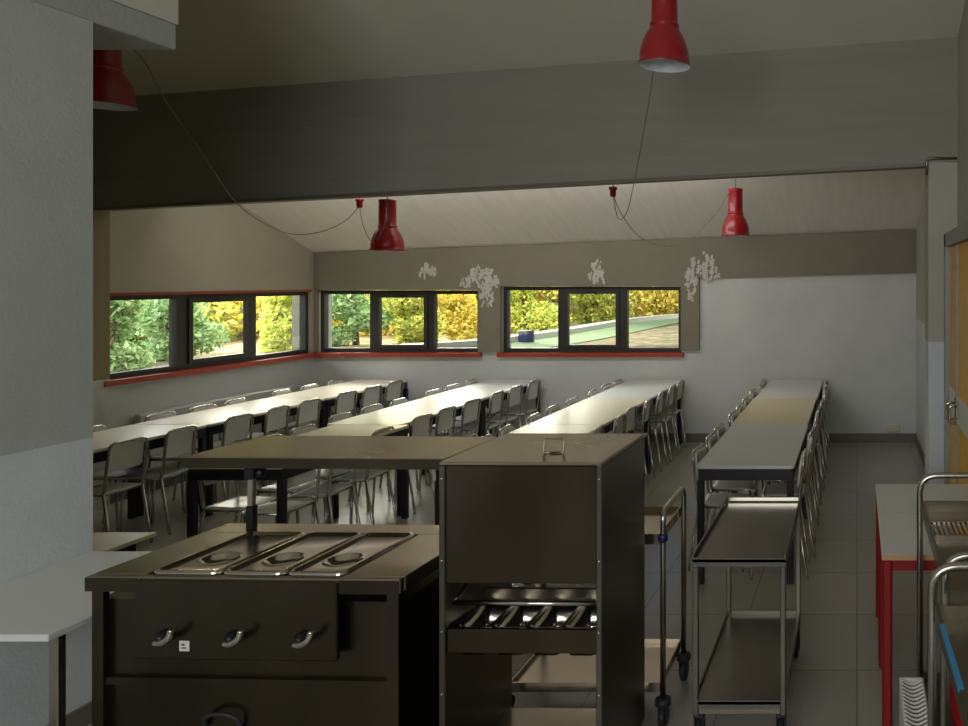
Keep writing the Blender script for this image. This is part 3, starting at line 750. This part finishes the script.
for x in (-4.3, -3.76):
    for y in (3.46, 3.86):
        b = MB(); b.box((x,y,0), (x+.04,y+.04,.58), bev=.004); b.build('leg', M['black'], lo)

# ------------------------------------------------------------------ pendant lamps
def P(px, py, y): return Vector(((px-857)/756*y, y, H-(py-280)/756*y))
def make_lamp(label, c, cable, rose=None):
    """c: centre of the rim"""
    t = thing('pendant_lamp', label, 'lamp', c, 0, 'red bell pendant lamps')
    b = MB(); b.lathe([(.138,0),(.139,.004),(.137,.012),(.132,.02),(.131,.05),(.126,.085),(.117,.12),(.103,.155),(.086,.185),(.075,.203),(.074,.212),(.078,.214),(.078,.224),(.072,.227),(.070,.235),(.067,.435),(.070,.44),(.070,.455),(.055,.46),(.02,.461)], (0,0,0), 32, caps=False); b.build('lamp_shade', M['lamp_red'], t)
    b = MB(); b.lathe([(.137,.001),(.129,.02),(.127,.05),(.121,.085),(.112,.118),(.098,.152),(.08,.18),(.05,.19),(.001,.191)], (0,0,0), 32, caps=False); b.build('reflector', M['lamp_white'], t)
    b = MB(); b.lathe([(.012,.172),(.03,.15),(.034,.12),(.026,.09),(.001,.08)], (0,0,0), 16, caps=False); b.build('bulb', M['lamp_white'], t)
    zc = roof(c[0], c[1]) - c[2]
    b = MB(); b.tube([(0,0,.455),(0,0,zc)], .004, 6)
    b.build('suspension_wire', M['cord'], t)
    if cable:
        b = MB()
        for cb in cable: b.tube(smooth_path([Vector(p)-Vector(c) for p in cb], 6), .0036, 6)
        b.build('cable', M['cord'], t)
    if rose:
        r_ = Vector(rose)-Vector(c); q = MB(); q.lathe([(.018,0),(.024,.012),(.026,.06),(.036,.062),(.036,.085),(.01,.088)], r_, 16); q.tube([r_+Vector((0,0,.085)), r_+Vector((0,0,roof(rose[0], rose[1])-rose[2]))], .006, 6)
        q.build('ceiling_hook', M['lamp_red'], t)
hk1 = P(359.5, 208, 6.85); hk2 = P(613, 197, 6.5)
c1 = P(387.5, 251, 6.75); c2 = P(735.5, 236, 7.3); c3 = P(664.5, 66, 4.1); c4 = P(105, 106, 4.35)
make_lamp('red bell lamp farther back, hanging left of centre over the second table row', c1, [[hk1+Vector((0,0,.02)), P(363,225,6.8), P(370,240,6.7), P(378,240,6.62), P(385,222,6.6), c1+Vector((0,0,.46))]], hk1)
make_lamp('red bell lamp farther back, hanging at right near the back wall band', c2, [[hk2+Vector((0,0,.02)), P(622,215,6.55), P(640,237,6.65), P(665,246,6.8), P(690,239,6.95), P(713,217,7.1), P(729,193,7.25), c2+Vector((.005,0,.46))]], hk2)
make_lamp('large red bell lamp hanging in front of the beam, right of centre', c3, [[P(661,-60,4.15), P(658,20,4.4), P(652,80,4.7), P(643,135,5.1), P(633,188,5.55), P(626,214,6.0), P(618,218,6.3), hk2+Vector((0,0,.02))]])
make_lamp('red bell lamp half hidden by the pier wall, top left', c4, [[c4+Vector((0,0,.46)), P(142,58,4.45), P(165,100,4.8), P(200,150,5.2), P(234,200,5.9), P(262,222,6.3), P(290,234,6.6), P(320,232,6.75), P(345,221,6.8), hk1+Vector((0,0,.02))]])

# ------------------------------------------------------------------ outdoors
GZ = .98
mb = MB()
def gz(x, y):
    return GZ + .004*max(0, y-12)**1.2
gx = np.linspace(-45, 14, 30); gy = np.concatenate([np.linspace(YB+T+.02, 20, 12), np.linspace(21, 48, 10)])
vs = []; fs = []
for y in gy:
    for x in gx: vs.append((x, y, gz(x, y)))
n = len(gx)
for j in range(len(gy)-1):
    for i in range(n-1): a = j*n+i; fs.append((a, a+1, a+n+1, a+n))
mb.add(vs, fs)
# strip of ground along the left side of the building
mb.add([(-45,-4,GZ),(XL-T-.02,-4,GZ),(XL-T-.02,YB+T+.02,GZ),(-45,YB+T+.02,GZ)], [(0,1,2,3)])
struct(mb, 'ground', M['ground'])
kp = [(-5.7,9.5),(-5.2,10.2),(-5.0,11.1),(-4.85,12.4),(-4.75,14.4),(-4.6,16.0),(-3.9,17.6),(-2.0,18.6),(4,19.2)]
kp = [tuple(p)[:2] for p in smooth_path([(x, y, 0) for x, y in kp], 5)]
mb = MB(); rings = []
for i, (x, y) in enumerate(kp):
    a = Vector(kp[max(i-1,0)]); b_ = Vector(kp[min(i+1,len(kp)-1)]); t = (b_-a).normalized(); nn = Vector((-t.y, t.x)); z = gz(x, y)
    rings.append([(x-nn.x*.12,y-nn.y*.12,z-.05),(x+nn.x*.12,y+nn.y*.12,z-.05),(x+nn.x*.12,y+nn.y*.12,z+.13),(x-nn.x*.12,y-nn.y*.12,z+.13)])
mb.loft(rings); struct(mb, 'kerb', M['concrete'])
mb = MB(); g0 = []; g1 = []
for i, (x, y) in enumerate(kp):
    a = Vector(kp[max(i-1,0)]); b_ = Vector(kp[min(i+1,len(kp)-1)]); t = (b_-a).normalized(); nn = Vector((t.y, -t.x)); z = gz(x, y)
    g0.append((x+nn.x*.12,y+nn.y*.12,z+.05)); g1.append((x+nn.x*.85,max(YB+T+.03,y+nn.y*.85),z+.012))
mb.loft([g0, g1], caps=False, closed=False); struct(mb, 'grass_verge', M['grass'])
# wooded slope far behind
mb = MB(); vs = []; fs = []; rr = random.Random(2)
A = np.linspace(R(60), R(190), 40)
for j, (d, z) in enumerate(((24,1.0),(27,2.2),(31,4.2),(37,6.5),(46,8))):
    for a in A: vs.append((-3+d*math.cos(a)+rr.uniform(-.5,.5), 6+d*.95*math.sin(a)+rr.uniform(-.5,.5), z+rr.uniform(-.4,.4)))
n = len(A)
for j in range(4):
    for i in range(n-1): a = j*n+i; fs.append((a, a+1, a+n+1, a+n))
mb.add(vs, fs, 0, True); struct(mb, 'hillside', M['hill'])
bi = thing('litter_bin', 'grey bin with blue panel seen through the right back window', 'bin', (-4.79,10.95,GZ))
b = MB(); b.lathe([(.09,0),(.10,.03),(.105,.20),(.095,.21),(.001,.21)], (0,0,0), 16, caps=False); b.build('bin_body', M['bin_grey'], bi)
b = MB(); b.lathe([(.107,.07),(.1075,.15)], (0,0,0), 16, caps=False); b.build('bin_panel', M['blue_plastic'], bi)

def tree(name, label, loc, blobs, nleaf, size, m, trunk_h, seed, cat='tree', group='autumn trees outside the windows', stems=5):
    rg = np.random.default_rng(seed); t = thing(name, label, cat, loc, 0, group)
    cs = np.array([b_[:3] for b_ in blobs]); rs = np.array([b_[3:6] for b_ in blobs]); wts = np.prod(rs, axis=1)**.7; wts /= wts.sum()
    k = rg.choice(len(blobs), nleaf, p=wts); d = rg.normal(size=(nleaf,3)); d /= np.linalg.norm(d, axis=1)[:,None]
    p = cs[k] + d*rs[k]*(rg.random(nleaf)**.4)[:,None]; p[:,2] = np.maximum(p[:,2], .04)
    a = rg.normal(size=(nleaf,3)); a /= np.linalg.norm(a, axis=1)[:,None]; q = rg.normal(size=(nleaf,3)); b_ = np.cross(a, q); b_ /= np.linalg.norm(b_, axis=1)[:,None]
    s = size*(.6+.8*rg.random(nleaf))[:,None]
    v = np.stack([p-a*s, p-b_*s*.5, p+a*s, p+b_*s*.5], axis=1).reshape(-1,3)
    me = bpy.data.meshes.new('foliage'); me.from_pydata(v.tolist(), [], np.arange(nleaf*4).reshape(-1,4).tolist()); me.materials.append(m)
    o = bpy.data.objects.new('foliage', me); COL.objects.link(o); o.parent = t
    r2 = random.Random(seed); tb = MB()
    tb.tube(smooth_path([(0,0,-.1),(r2.uniform(-.08,.08),r2.uniform(-.08,.08),trunk_h*.5),(r2.uniform(-.15,.15),r2.uniform(-.15,.15),trunk_h)], 4), [.05-.003*i for i in range(9)], 8)
    for s_ in range(stems):
        b0 = r2.choice(blobs); z = trunk_h*r2.uniform(.2,.8)
        tb.tube(smooth_path([(0,0,z),(b0[0]*.5+r2.uniform(-.2,.2),b0[1]*.5,(z+b0[2])/2+.1),(b0[0]+r2.uniform(-.3,.3),b0[1]+r2.uniform(-.3,.3),b0[2]+r2.uniform(-.2,.5))], 4), [.018-.0015*i for i in range(9)], 6)
    tb.build('trunk', M['bark'], t)
    return t
def blobs(seed, w, h, n, low=.1):
    r2 = random.Random(seed); out = []
    for i in range(n):
        z = low + (h-low)*(i+.5)/n; ww = w*(.75 if z < h*.6 else .5); rr = r2.uniform(.5, .85)*w
        a = r2.uniform(0, 6.28); out.append((ww*.6*math.cos(a), ww*.6*math.sin(a), z, rr, rr, r2.uniform(.35,.6)*w))
    return out
spots = [  # name, label, x, y, width, height, leaves, leaf size, material
 ('leafy_shrub','pale green shrub right outside the first pane of left window',-7.55,7.55,.42,1.0,1500,.055,'leaf_green'),
 ('leafy_shrub','pale green shrub outside the second pane of left window',-7.95,8.85,.42,.8,1300,.055,'leaf_green'),
 ('leafy_shrub','yellow-green shrub outside the last pane of left window',-7.65,9.95,.42,.9,1300,.055,'leaf_mixed'),
 ('autumn_tree','yellow-green tree beyond the middle of the left window',-10.6,11.6,1.1,2.4,2600,.085,'leaf_mixed'),
 ('autumn_tree','dark leaved tree beyond the first pane of the left window',-10.4,9.6,.85,2.4,1700,.075,'leaf_dark'),
 ('autumn_tree','bright yellow tree beyond the last pane of left window',-9.4,12.5,1.0,2.4,2600,.08,'leaf_yellow'),
 ('autumn_tree','far yellow-green tree beyond the left window',-14.6,14.2,1.8,3.0,3000,.11,'leaf_mixed'),
 ('leafy_shrub','grey-green shrub outside first pane of the corner back window',-7.25,10.95,.46,1.2,1700,.058,'leaf_green'),
 ('leafy_shrub','yellow-green shrub outside second pane of the corner back window',-6.62,11.1,.46,1.0,1700,.058,'leaf_mixed'),
 ('leafy_shrub','light yellow shrub outside third pane of the corner back window',-6.0,11.35,.42,.8,1400,.055,'leaf_yellow'),
 ('autumn_tree','bright yellow tree behind shrubs, second pane of corner back window',-8.0,13.3,1.1,2.4,2800,.08,'leaf_yellow'),
 ('autumn_tree','yellow tree behind shrubs, third pane of corner back window',-6.9,13.9,1.0,2.4,2800,.08,'leaf_mixed'),
 ('leafy_shrub','light green shrub behind kerb, first pane of right back window',-5.85,13.4,.62,1.6,2300,.065,'leaf_mixed'),
 ('autumn_tree','yellow-green tree beyond the middle pane of right back window',-5.85,16.2,1.0,2.4,2800,.08,'leaf_mixed'),
 ('autumn_tree','yellow tree behind kerb beyond the last pane of right window',-5.2,19.3,1.4,2.6,3000,.10,'leaf_yellow'),
 ('autumn_tree','pale yellow tree at far right edge of the right window',-2.8,20.8,1.4,2.6,2800,.10,'leaf_mixed'),
 ('autumn_tree','background yellow tree seen between the two back windows',-8.4,18.4,1.6,3.0,3000,.11,'leaf_yellow'),
 ('autumn_tree','background yellow tree beyond the room corner',-12.0,17.4,1.9,3.0,3000,.11,'leaf_yellow'),
]
for i, (nm, lab, x, y, w_, h_, n_, s_, mm) in enumerate(spots):
    sh = nm == 'leafy_shrub'
    tree(nm, lab, (x,y,gz(x,y)-.02), blobs(50+i, w_, min(h_, 2.7), 5 if sh else 9, .05), int(n_*3.2), s_*.66, M[mm], h_*.8, 90+i, 'shrub' if sh else 'tree', 'green shrubs outside the windows' if sh else 'autumn trees outside the windows')

# ------------------------------------------------------------------ light
w = bpy.data.worlds.new('sky'); scene.world = w; w.use_nodes = True; nt = w.node_tree; bg = nt.nodes['Background']
sky = nt.nodes.new('ShaderNodeTexSky'); sky.sky_type = 'NISHITA'; sky.sun_disc = False; sky.sun_elevation = R(38); sky.sun_rotation = R(160)
nt.links.new(sky.outputs[0], bg.inputs['Color']); bg.inputs['Strength'].default_value = .22
def lamp(name, kind, loc, target, energy, color, **kw):
    l = bpy.data.lights.new(name, kind); l.energy = energy; l.color = color
    for k, v in kw.items(): setattr(l, k, v)
    o = bpy.data.objects.new(name, l); COL.objects.link(o); o.location = loc
    o.rotation_euler = (Vector(target)-Vector(loc)).to_track_quat('-Z', 'Y').to_euler(); return o
lamp('sun', 'SUN', (0,-14,14), (-1.5,0,0), 6.0, (1,.94,.82), angle=R(3))
lamp('sky_fill_back', 'AREA', (-7.4,12.7,3.3), (-4.0,7.0,.9), 1150, (1,.94,.80), shape='RECTANGLE', size=5.2, size_y=2.4)  # added area lamp outside, boosts window daylight and glare on the tables
lamp('sky_fill_left', 'AREA', (-9.8,8.2,3.3), (-5.0,7.0,.9), 420, (.95,.98,1), shape='RECTANGLE', size=4.5, size_y=2.4)  # added area lamp outside the left window, boosts daylight indoors
lamp('kitchen_window_light', 'AREA', (-1.2,-2.6,2.6), (-2.4,6.0,1.6), 88, (.97,.99,1), shape='RECTANGLE', size=3.2, size_y=2.0, spread=R(140))
lamp('hall_fill', 'AREA', (-3.5,6.75,2.9), (-3.4,8.3,2.45), 26, (1,.97,.92), shape='RECTANGLE', size=4.6, size_y=.35)  # added fill lamp hidden behind the beam, brightens far ceiling and wall

# ------------------------------------------------------------------ camera
cam = bpy.data.cameras.new('camera'); co = bpy.data.objects.new('camera', cam); COL.objects.link(co)
co.location = (0,0,H); co.rotation_euler = (R(90),0,0)
cam.sensor_width = 36; cam.lens = 756*36/968; cam.shift_x = (484-857)/968; cam.shift_y = (280-363)/968; cam.clip_start = .05; cam.clip_end = 200
scene.camera = co
scene.view_settings.view_transform = 'Standard'; scene.view_settings.look = 'None'
scene.view_settings.exposure = 0; scene.view_settings.gamma = 1
scene.cycles.use_denoising = True
scene.cycles.max_bounces = 10; scene.cycles.diffuse_bounces = 6; scene.cycles.transparent_max_bounces = 16
